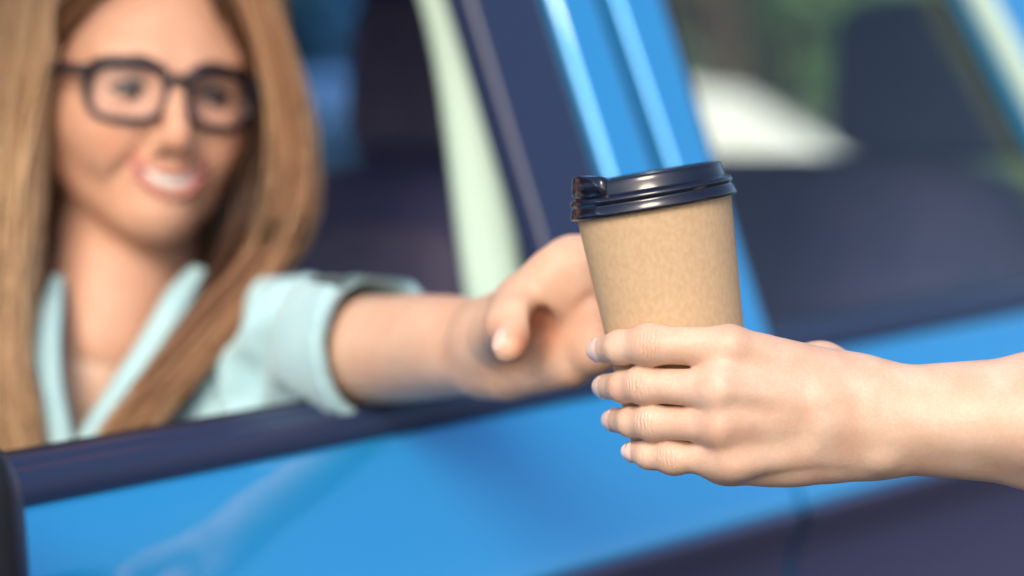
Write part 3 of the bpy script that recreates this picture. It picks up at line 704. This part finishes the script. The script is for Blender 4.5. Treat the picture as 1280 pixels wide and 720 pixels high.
for k_ in 'imrp':
    c_ = pal[k_]; h_ = (c_[3]-cb)@cax; dors = nrm(nrm((c_[3]-cb)-cax*h_)+FW*.10)
    nail_geo(nb, c_[2], c_[3], dors, rs[k_][3]+.0008, length=.0118 if k_ != 'p' else .0095, wide=1.08, over=.0016)
nV = np.concatenate(nb.v)
allV = np.concatenate([V, nV]); nF = Q.tolist()+[[i+len(V) for i in f] for f in nb.f]; mi = [0]*len(Q)+nb.m
pad = lambda A: np.concatenate([A, np.zeros(len(nV))])
def fast_any(name, V, Fs, mats, parent, mi, attrs):
    return mesh(name, V, Fs, mats, parent, True, mi, attrs)
def quads_only(name, V, Fs, mats, parent, mi, attrs):
    me = bpy.data.meshes.new(name); off = np.array(parent_world(parent)) if parent is not None else np.zeros(3)
    Fq = np.asarray(Fs, dtype=np.int32); n = len(Fq)
    fast(me, V-off, Fq)
    for m in mats: me.materials.append(m)
    if len(me.polygons) == n: me.polygons.foreach_set('material_index', np.asarray(mi, dtype=np.int32))
    me.polygons.foreach_set('use_smooth', np.ones(len(me.polygons), dtype=bool))
    for k, v in attrs.items():
        a = me.attributes.new(k, 'FLOAT', 'POINT'); a.data.foreach_set('value', np.asarray(v, dtype=np.float32))
    me.update(); o = bpy.data.objects.new(name, me); link(o)
    if parent is not None: o.parent = parent
    return o
sv = empty('person', tuple(P(1640, 560, 1.07)), 'bare forearm reaching in from outside, fingers wrapped around the paper cup', 'person')
quads_only('body', allV, nF, [M['skin_pale'], M['nail'], M['nail_tip']], sv, mi, dict(crz=pad(crz), crm=pad(crm), red=pad(red), lip=pad(crm*0)))
# rolled sleeve and upper arm out of frame
F2 = Field(P(1560, 700, 1.06)-np.array([.02, .22, .02]), P(2250, 100, 1.06)+np.array([.02, .06, .02]), .005)
el = P(1660, 535, 1.065); shd = P(2120, 210, .98)
F2.cone(P(1585, 533, 1.068), el, .045, .052, .01); F2.cone(el, shd, .052, .068, .02)
V, Q = F2.polygonize(2); V = V+.002*np.sin(V@np.array([90, 40, 130]))[:, None]*np.array([0, 1, 0])
mesh('sleeve', V, Q, M['seatmid'], sv)

# ================================================================== WOMAN
wm = empty('person', tuple(P(150, 900, 1.58)), 'smiling long haired woman in pale mint shirt, arm out of the car window', 'person')
# --- head frame
HC = P(180, 118, 1.545); yaw = rad(24); pitch_ = rad(2); roll = rad(-3)
hf = nrm(-FW*math.cos(yaw)+RI*math.sin(yaw)-UP*.05); hr = nrm(np.cross(UP, -hf)); hr = hr if hr[0] > 0 else -hr
hu = np.cross(hr, hf); hu = hu if hu[2] > 0 else -hu
hr, hu = hr*math.cos(roll)+hu*math.sin(roll), hu*math.cos(roll)-hr*math.sin(roll)
HM = [hr, hu, hf]
def h3(x, y, z): return HC+hr*x*.001+hu*y*.001+hf*z*.001
lo = HC-np.array([.14, .16, .20]); hi = HC+np.array([.14, .13, .15])
G = Field(lo, hi, .0019)
G.ell(h3(0, 22, -18), (.073, .088, .092), .01, HM)
G.ell(h3(0, -28, 22), (.062, .068, .058), .03, HM)
G.ell(h3(0, 10, 40), (.058, .05, .042), .02, HM)
for s in (-1, 1):
    G.cone(h3(s*52, -44, 0), h3(s*15, -84, 50), .016, .016, .02)
    G.cone(h3(s*34, -30, 52), h3(s*44, -24, 36), .021, .021, .02)          # cheeks, raised by the smile
    G.ell(h3(s*30, -45, 56), (.016, .014, .015), .012)
    G.cone(h3(s*10, 17, 77), h3(s*42, 20, 62), .0085, .008, .012)          # brow
G.ell(h3(0, -87, 61), (.017, .014, .015), .018)
G.cone(h3(0, -56, 61), h3(0, -78, 63), .022, .018, .016)
for s in (-1, 1): G.ell(h3(s*30, -2, 86), (.015, .012, .014), .012, sub=True)
for s in (-1, 1): G.ell(h3(s*30, -2, 64), (.0145, .0125, .0135), .003)     # lids
G.cone(h3(0, 6, 76), h3(0, -26, 96), .0068, .0085, .008)
G.ell(h3(0, -33, 97), (.0095, .0085, .0095), .006)
for s in (-1, 1): G.ell(h3(s*12, -37, 85), (.0075, .0065, .009), .006)
for s in (-1, 1): G.cone(h3(s*16, -36, 84), h3(s*33, -62, 68), .0035, .003, .008, sub=True)   # smile folds
# mouth: open smile
mpts = [(-23, -50, 73), (-12, -58, 82), (2, -61.5, 85), (16, -58, 82), (27, -50, 73)]
for i in range(4): G.cone(h3(*mpts[i]), h3(*mpts[i+1]), .0042, .0042, .003, sub=True)
G.cone(h3(-8, -62, 83), h3(12, -62, 83), .0052, .0052, .003, sub=True)
up_l = [(-26, -46, 73), (-13, -54, 83), (2, -56.8, 86.5), (17, -54, 83), (30, -46, 73)]; lo_l = [(-25, -48, 73), (-13, -65, 81.5), (2, -71, 84.5), (17, -65, 81.5), (29, -48, 73)]
up_l = [tuple(q) for q in spline(up_l, 13)]; lo_l = [tuple(q) for q in spline(lo_l, 13)]
for Lp, r_ in ((up_l, .0018), (lo_l, .0032)):
    for i in range(12): G.cone(h3(*Lp[i]), h3(*Lp[i+1]), r_*(.5+.5*math.sin(math.pi*i/12)**.5), r_*(.5+.5*math.sin(math.pi*(i+1)/12)**.5), .002)
for s in (-1, 1):
    G.ell(h3(s*72, -6, -12), (.006, .028, .017), .004, HM)
G.cone(h3(0, -80, -20), P(135, 430, 1.545), .050, .052, .02)
V1, Q1 = G.polygonize(2)
lip = np.zeros(len(V1))
for Lp in (up_l, lo_l):
    for i in range(12):
        t, d = seg_info(V1, h3(*Lp[i]), h3(*Lp[i+1])); lip = np.maximum(lip, (.45 if Lp is up_l else .9)*np.clip((.0042-d)/.0020, 0, 1)*(t > -.05)*(t < 1.05)*np.clip((.031-np.abs((V1-h3(2, -60, 80))@hr))/.006, 0, 1))
red1 = np.maximum(.6*gauss(V1, h3(-38, -34, 68), .024), .6*gauss(V1, h3(38, -34, 68), .024)); red1 = np.maximum(red1, .30); red1 = np.maximum(red1, .5*gauss(V1, h3(0, -34, 104), .014))  # even floor of red over the face paints warm light into the skin
# --- torso skin
lo = P(-80, 700, 1.5)-np.array([.0, .15, .03]); hi = P(470, 380, 1.6)+np.array([0, .1, .03]); lo[1] = 1.38
T = Field(lo, hi, .004)
T.cone(P(135, 380, 1.555), P(125, 470, 1.55), .050, .056, .02)
T.ell(P(105, 640, 1.585), (.125, .085, .13), .05)
T.cone(P(20, 500, 1.60), P(230, 500, 1.60), .038, .042, .04)
T.cone(P(238, 520, 1.62), P(392, 432, 1.462), .048, .038, .03); T.cone(P(392, 432, 1.462), P(410, 433, 1.44), .036, .034, .01)
V2, Q2 = T.polygonize(2)
# --- arm and hand (car side), resting on the window trim
WR = P(606, 432, 1.262)
A0, A1 = P(395, 432, 1.452), P(470, 437, 1.385)
lo = np.min([P(x, y, z) for x in (380, 915) for y in (280, 520) for z in (1.14, 1.46)], 0)-.01; hi = np.max([P(x, y, z) for x in (380, 915) for y in (280, 520) for z in (1.14, 1.46)], 0)+.01
A = Field(lo, hi, .00135)
fa = spline([A0, A1, P(530, 434, 1.335), P(575, 433, 1.292), P(612, 437, 1.262)], 31); fr_ = np.interp(np.linspace(0, 1, 31), [0, .25, .5, .75, 1], [.0355, .0345, .0328, .0298, .0262])
for i in range(30): A.cone(fa[i], fa[i+1], fr_[i], fr_[i+1], 0 if i else .001)
# palm
A.cone(P(600, 420, 1.265), P(722, 334, 1.205), .0150, .0125, .014)        # index metacarpal ridge
A.cone(P(604, 440, 1.264), P(738, 370, 1.205), .0135, .012, .014)
A.cone(P(615, 452, 1.260), P(748, 405, 1.200), .015, .012, .014)
A.cone(P(605, 458, 1.262), P(745, 436, 1.195), .0130, .0115, .014)        # little finger edge
A.cone(P(640, 470, 1.245), P(715, 462, 1.205), .012, .009, .014)
A.cone(P(612, 418, 1.246), P(655, 378, 1.212), .0155, .0125, .014)
A.cone(P(608, 425, 1.245), P(634, 408, 1.190), .0150, .0115, .016)
A.cone(P(655, 380, 1.200), P(706, 326, 1.200), .0120, .0110, .012)        # thenar
A.cone(P(690, 350, 1.202), P(742, 332, 1.198), .0135, .0120, .012); A.cone(P(700, 375, 1.204), P(745, 365, 1.200), .0120, .0120, .012)
A.freeze()
fing = [[P(722, 326, 1.205), P(775, 318, 1.196), P(820, 322, 1.186), P(862, 328, 1.176)], [P(738, 362, 1.205), P(795, 352, 1.192), P(845, 352, 1.180), P(885, 356, 1.174)],
        [P(748, 400, 1.200), P(800, 390, 1.190), P(848, 388, 1.178), P(886, 390, 1.172)], [P(745, 436, 1.194), P(795, 428, 1.186), P(835, 424, 1.178), P(870, 422, 1.170)]]
for f_ in fing:
    A.finger(f_, [.0118, .0088, .0078, .0066], .003, .010)
thw = [P(655, 378, 1.212), P(646, 402, 1.184), P(636, 434, 1.163)]
A.finger(thw, [.0132, .0110, .0090], .004, .012, bumps=((P(643, 400, 1.186), .0107),))
A.cone(P(688, 368, 1.176), P(664, 430, 1.184), .0045, .0065, .008, sub=True)   # fold of the web between thumb and palm
A.cone(P(670, 400, 1.196), P(652, 458, 1.212), .0075, .006, .010, sub=True)
for a_, b_, r_ in ((P(705, 405, 1.186), P(738, 372, 1.184), .0022), (P(690, 420, 1.192), P(735, 395, 1.182), .002)):
    A.cone(a_, b_, r_, r_, .005, sub=True)
V3, Q3 = A.polygonize(2)
red3 = np.maximum(.8*gauss(V3, thw[2]+RI*.006, .009), .8*gauss(V3, P(672, 408, 1.2), .015)); red3 = np.maximum(red3, .22*gauss(V3, P(725, 400, 1.19), .022))
# thumb nail: an oval on the dorsal side of the tip, raised a little with a fold round it
ta = nrm(thw[2]-thw[1]); td = -RI*.78-FW*.55+UP*.25; td = nrm(td-ta*(td@ta)); tsd = np.cross(ta, td)
q_ = V3-(thw[2]+ta*.0005); na_, nd_, ns_ = q_@ta, q_@td, q_@tsd
ov = (na_/.0072)**2+(ns_/.0066)**2
bed = np.clip((1.0-ov)/.22, 0, 1)*(nd_ > 0); V3 = V3+np.outer(bed*.0005-np.exp(-((ov-1.15)/.25)**2)*.0004*(nd_ > 0)*(ov < 2.5), td)
red3 = red3*(1-bed)
VV = np.concatenate([V1, V2, V3]); o1, o2, o3 = len(V1), len(V1)+len(V2), len(V1)+len(V2)+len(V3)
FF = np.concatenate([Q1, Q2+o1, Q3+o2]); mi = [0]*len(FF)
z_ = lambda *a: np.concatenate(a); n2, n4 = np.zeros(len(V2)), np.zeros(0)
bd = quads_only('body', VV, FF, [M['skin_tan'], M['nail'], M['nail_tip']], wm, mi,
    dict(red=z_(red1, n2, red3, n4), lip=z_(lip, n2, np.zeros(len(V3)), n4), crz=np.zeros(len(VV)), crm=np.zeros(len(VV)), nailbed=z_(np.zeros(len(V1)), n2, bed)))
# eyes and teeth
for s in (-1, 1):
    ec = h3(s*30, -2.5, 68); gz_ = nrm(hf*1+hr*.22-hu*.08)
    mb = MB(); rounded(mb, ec, (hr, hu, hf), (.0120, .0044, .0118), e=1.0, nu=20, nv=14); mb.build('eye', M['shaded_eye_white'], wm)
    mb = MB(); rounded(mb, ec+gz_*.0090, (hr, hu, gz_), (.0056, .0050, .0036), e=1.0, nu=16, nv=10); mb.build('iris', M['iris'], wm)
    mb = MB(); mb.add(*tube(spline([h3(s*17, -.5, 77), h3(s*29, 2.8, 81.5), h3(s*43, -1.5, 72)], 9), [.0008, .0016, .002, .0024, .0026, .0026, .0024, .0018, .0008], 6)); mb.build('eyelashes', M['frame'], wm)
    mb = MB(); mb.add(*tube(spline([h3(s*12, 16, 86), h3(s*28, 20.5, 83), h3(s*46, 14, 69)], 9), np.linspace(.0026, .0012, 9), 6, .6)); eb = mb.build('eyebrow', M['brow'], wm)
mb = MB(); tp = spline([h3(-20, -51.5, 72.5), h3(-11, -58.5, 79.5), h3(2, -61.8, 82.5), h3(15, -58.5, 79.5), h3(24, -51.5, 72.5)], 15); mb.add(*tube(tp, [.002, .003, .0038, .0043, .0046, .0048, .0048, .0048, .0048, .0048, .0046, .0043, .0038, .003, .002], 10, .45, upv=hu)); mb.build('teeth', M['teeth'], wm)
# glasses
gl = empty('glasses', tuple(h3(0, 0, 84)), 'dark framed rectangular glasses worn by the smiling woman', 'glasses')
def lens_path(s, ex=0):
    pts = []
    for a in np.linspace(0, 2*math.pi, 33)[:-1]:
        c, s_ = math.cos(a), math.sin(a); x = math.copysign(abs(c)**.62, c)*(25+ex); y = math.copysign(abs(s_)**.68, s_)*(20+ex)
        x *= 1+.07*s_
        z = 89-.010*(abs(s*33+x)**2)*.62
        pts.append(h3(s*32.5+x, -3+y, z))
    return pts
for s in (-1, 1):
    pts = lens_path(s); ring = pts+[pts[0], pts[1]]
    rr = [.0026+.0016*max(0, (p-HC)@hu/.02) for p in ring]
    mb = MB(); mb.add(*tube(ring, np.minimum(np.array(rr)*1.25, .0054), 8, .8, upv=hf, cap=False)); rm = mb.build('rim', M['frame'], gl)
    mb = MB(); V = [h3(s*32.5, -3, 87)]+pts; mb.add(V, [[0, i+1, (i+1) % 32+1] for i in range(32)]); mb.build('lens', M['lens'], rm)
    mb = MB(); mb.add(*tube(spline([h3(s*58, 9, 76), h3(s*69, 9, 66), h3(s*76, 8, 40), h3(s*77, 5, 0)], 12), [.0042]*4+[.0034]*8, 8, .5, upv=hu)); mb.build('temple_arm', M['frame'], gl)
mb = MB(); mb.add(*tube(spline([h3(-10, 5, 88), h3(0, 8, 92), h3(10, 5, 88)], 9), .0038, 8, .8, upv=hf)); mb.build('bridge', M['frame'], gl)

# --- shirt
S0, S1 = P(238, 520, 1.62), P(392, 432, 1.462)
lo = P(-140, 760, 1.5)-np.array([.0, .17, .0]); hi = P(620, 330, 1.6)+np.array([0, .13, .0])
lo[1] = 1.24; hi[1] = 1.78
S = Field(lo, hi, .0030)
S.ell(P(105, 655, 1.59), (.134, .094, .15), .05)
S.cone(P(10, 505, 1.61), P(235, 510, 1.615), .046, .052, .04)
S.cone(P(150, 700, 1.61), P(160, 900, 1.61), .12, .13, .05)
S.cone(S0, S1, .056, .0475, .02); S.cone(P(220, 580, 1.56), P(392, 470, 1.465), .060, .040, .02); S.cone(P(230, 650, 1.56), P(330, 540, 1.52), .07, .050, .02); S.cone(P(185, 610, 1.53), P(350, 505, 1.48), .055, .042, .02)
cutp = P(474, 440, 1.385); S.cone(S1, P(470, 437, 1.392), .0465, .0475, .02)
pass
S.cone(P(-40, 560, 1.62), P(-140, 760, 1.42), .055, .05, .04)             # other arm, reaching to the wheel
def folds(F_, Gd):
    x, y, z = Gd; q = np.stack(np.broadcast_arrays(x, y, z), -1)
    ax = nrm(S1-S0); t = (q-S1)@ax; ax2 = nrm(P(470, 437, 1.392)-S1); t2 = (q-S1)@ax2
    ang = np.arctan2((q-S1)@UP, (q-S1)@FW)
    near = np.exp(-((q-S1+ax2*.02)**2).sum(-1)/.07**2)
    return F_+near*(.0105*np.sin(t*110+2.2*np.sin(ang*2)+t2*45)+.0050*np.sin(t*230+ang*3))
S.add(folds)
S.cone(P(440, 436, 1.413), P(510, 432, 1.357), .0545, .0545, .003)
# creases gathering at the bent elbow and the underarm
for a_, b_, r_ in ((P(345, 520, 1.405), P(408, 440, 1.395), .0050), (P(372, 525, 1.40), P(425, 470, 1.375), .0045), (P(300, 500, 1.44), P(372, 415, 1.42), .0050), (P(330, 430, 1.42), P(398, 385, 1.415), .0045), (P(255, 540, 1.47), P(318, 455, 1.455), .0055), (P(405, 400, 1.395), P(418, 455, 1.385), .0040)):
    S.cone(a_, b_, r_, r_*.6, .016, sub=True)
# hollow the cuff and cut it obliquely
S.cone(P(420, 436, 1.435), P(470, 434, 1.39), .038, .0425, .002, sub=True); S.cone(P(470, 434, 1.39), P(540, 428, 1.335), .0425, .0470, .004, sub=True)
cn = nrm(RI*.72-FW*.68+UP*.03)
def cut(F_, Gd):
    d = (Gd[0]-cutp[0])*cn[0]+(Gd[1]-cutp[1])*cn[1]+(Gd[2]-cutp[2])*cn[2]
    far = (Gd[0] > P(300, 0, 1.5)[0])
    return np.maximum(F_, d)
S.add(cut)
# V neck: wedge between the two plackets
vb = P(92, 560, 1.46)
def vneck(F_, Gd):
    x = Gd[0]-vb[0]; z = Gd[2]-vb[2]
    return np.maximum(F_, -np.where(Gd[1] < 1.62, np.maximum(np.maximum(x-.62*z, -x-.22*z), -z), 1))
S.add(vneck)
V, Q = S.polygonize(6)
sh = mesh('shirt', V, Q, M['shirt'], wm)
def ribbon(path, wid, th_, nrmv, name, m_, parent):
    path = np.asarray(path); n = len(path); V = []; T_ = np.gradient(path, axis=0)
    wid = np.broadcast_to(wid, (n,))
    for i in range(n):
        t = nrm(T_[i]); b = nrm(np.cross(t, nrmv)); 
        for q, o_ in ((-1, 0), (-.6, 1), (0, 1.25), (.6, 1), (1, 0), (.6, -.6), (0, -.8), (-.6, -.6)):
            V.append(path[i]+b*q*wid[i]/2+nrmv*o_*th_)
    Fs = [[i*8+j, i*8+(j+1) % 8, (i+1)*8+(j+1) % 8, (i+1)*8+j] for i in range(n-1) for j in range(8)]+[list(range(8))[::-1], [(n-1)*8+j for j in range(8)]]
    return mesh(name, V, Fs, m_, parent)
nv_ = nrm(-FW+UP*.25)
ribbon(spline([P(250, 335, 1.515), P(226, 372, 1.49), P(190, 440, 1.468), P(148, 505, 1.455), P(112, 562, 1.455), P(100, 620, 1.46)], 24), np.interp(np.linspace(0, 1, 24), [0, .2, .5, .8, 1], [.012, .024, .027, .024, .020]), .0025, nv_, 'collar', M['shirt'], sh)
ribbon(spline([P(72, 345, 1.495), P(62, 400, 1.47), P(60, 470, 1.455), P(74, 540, 1.45), P(88, 600, 1.45)], 24), np.interp(np.linspace(0, 1, 24), [0, .2, .5, .8, 1], [.010, .018, .021, .018, .016]), .0025, nv_, 'collar', M['shirt'], sh)

# --- hair
HV, HF, HT = [], [], []; hn = 0
def strand(path, r, tone, sides=5):
    global hn
    n = len(path); rr = r*np.interp(np.linspace(0, 1, n), [0, .1, .8, 1], [.7, 1, .9, .15])
    V, Fs = tube(path, rr, 4, 1, upv=(.3, .2, .9), cap=False)
    HV.append(np.array(V)); HF.extend([[i+hn for i in f] for f in Fs]); HT.append(np.full(len(V), tone)); hn += len(V)
def lock(guide, N, sx, sz, r=(.0004, .0012), tone=(.2, .9), wob=.006, n=22):
    g = spline(guide, n)
    for _ in range(int(N*2.6)):
        a = random.uniform(-1, 1); b = random.uniform(-1, 1); s0_ = random.uniform(.6, 1.05)
        ph = random.uniform(0, 6.28); fr = random.uniform(1.0, 2.6); t = np.linspace(0, 1, n)
        wd = np.interp(t, np.linspace(0, 1, len(sx)), sx); dp = np.interp(t, np.linspace(0, 1, len(sz)), sz)
        off = (a*wd+wob*np.sin(fr*t*6.28+ph)*t)[:, None]*RI+(b*dp+wob*np.cos(fr*t*5+ph)*t)[:, None]*FW
        m_ = max(8, int(n*s0_)) if s0_ < 1 else n
        tn = random.uniform(*tone)*(.75+.25*math.cos(b*1.5))
        strand((g+off)[:m_], random.uniform(*r), tn)
# crown cap and back of the head
Cc = Field(HC-np.array([.15, .20, .20]), HC+np.array([.15, .20, .16]), .004)
Cc.ell(h3(0, 30, -32), (.088, .100, .094), .02, HM); Cc.cone(h3(0, -10, -60), P(190, 420, 1.64), .075, .085, .04)
Cc.cone(h3(-70, 20, -20), P(55, 330, 1.57), .028, .022, .03)
Cc.cone(h3(70, 20, -30), P(322, 225, 1.62), .022, .014, .03)
Cc.ell(h3(0, -30, 66), (.062, .108, .085), .012, HM, sub=True)
V, Q = Cc.polygonize(2); HV.append(V); HF.extend((Q+hn).tolist()); HT.append(np.full(len(V), .10)+.10*np.sin(V[:, 0]*600)); hn += len(V)
# locks: viewer's right side
lock([h3(20, 118, 20), P(292, -60, 1.50), P(340, 50, 1.50), P(370, 180, 1.50), P(360, 290, 1.49), P(285, 388, 1.47), P(208, 480, 1.45), P(142, 568, 1.44), P(108, 630, 1.44)], 260, [.010, .011, .011, .012, .015, .018, .017, .014, .010], [.02, .028, .03, .03, .022, .016, .012, .01], tone=(.25, .75))
lock([h3(30, 112, 30), P(276, -40, 1.52), P(320, 90, 1.54), P(332, 210, 1.55), P(316, 300, 1.54), P(270, 385, 1.50), P(204, 475, 1.47), P(146, 560, 1.45)], 170, [.012, .012, .012, .014, .016, .017, .014, .010], [.02, .03, .03, .03, .02, .012], tone=(.0, .28))  # inner lock: shade under the outer hair put into its dark tone
lock([P(300, 360, 1.47), P(240, 440, 1.452), P(180, 515, 1.44), P(130, 590, 1.435), P(108, 640, 1.44)], 110, [.008, .014, .018, .016, .012], [.008, .008, .008], tone=(.5, .95))
# viewer's left side
lock([h3(-15, 118, 20), P(56, -50, 1.50), P(24, 60, 1.485), P(4, 180, 1.48), P(-2, 300, 1.47), P(-8, 420, 1.45), P(4, 540, 1.44), P(22, 640, 1.44)], 360, [.014, .022, .026, .026, .024, .022, .020, .016], [.02, .03, .03, .03, .02, .016, .012], tone=(.68, 1.0))  # tone raised to paint sunlight on this side of the hair
lock([h3(-30, 112, 30), P(92, -30, 1.51), P(60, 100, 1.53), P(45, 220, 1.54), P(36, 330, 1.53), P(18, 450, 1.49)], 120, [.010, .008, .010, .014, .02, .02], [.02, .03, .03, .02], tone=(.0, .3))  # dark tone paints the shade between hair and cheek
lock([P(20, 300, 1.48), P(5, 400, 1.452), P(20, 500, 1.44), P(36, 600, 1.44)], 70, [.01, .012, .012, .010], [.01, .01], tone=(.5, .9))
for gd in ([h3(20, 118, 20), P(292, -60, 1.50), P(340, 50, 1.50), P(368, 180, 1.50), P(356, 290, 1.49), P(300, 390, 1.47), P(220, 480, 1.45)], [h3(-15, 118, 20), P(56, -50, 1.50), P(24, 60, 1.485), P(4, 180, 1.48), P(0, 300, 1.47), P(0, 420, 1.45), P(30, 600, 1.44)]):
    lock(gd, 26, [.012, .014, .014, .014, .016, .018], [.03, .04, .04, .03], r=(.00015, .0004), tone=(.5, 1.0), wob=.008)
# top
for sg in (-1, 1):
    lock([h3(0, 116, 10), h3(sg*35, 122, 12), h3(sg*72, 92, 0), h3(sg*88, 40, -12), h3(sg*90, -20, -20)], 130, [.02, .03, .02, .012, .01], [.03, .05, .05, .04], tone=(.2, .8))
    lock([h3(sg*4, 108, 52), h3(sg*36, 92, 62), h3(sg*62, 55, 44), h3(sg*80, 10, 20), h3(sg*86, -50, 5)], 60, [.004, .01, .008, .008], [.008, .01, .01], tone=(.1, .6))
mesh('hair', np.concatenate(HV), np.array(HF), M['hair'], wm, attrs=dict(tone=np.clip(np.concatenate(HT), 0, 1)))
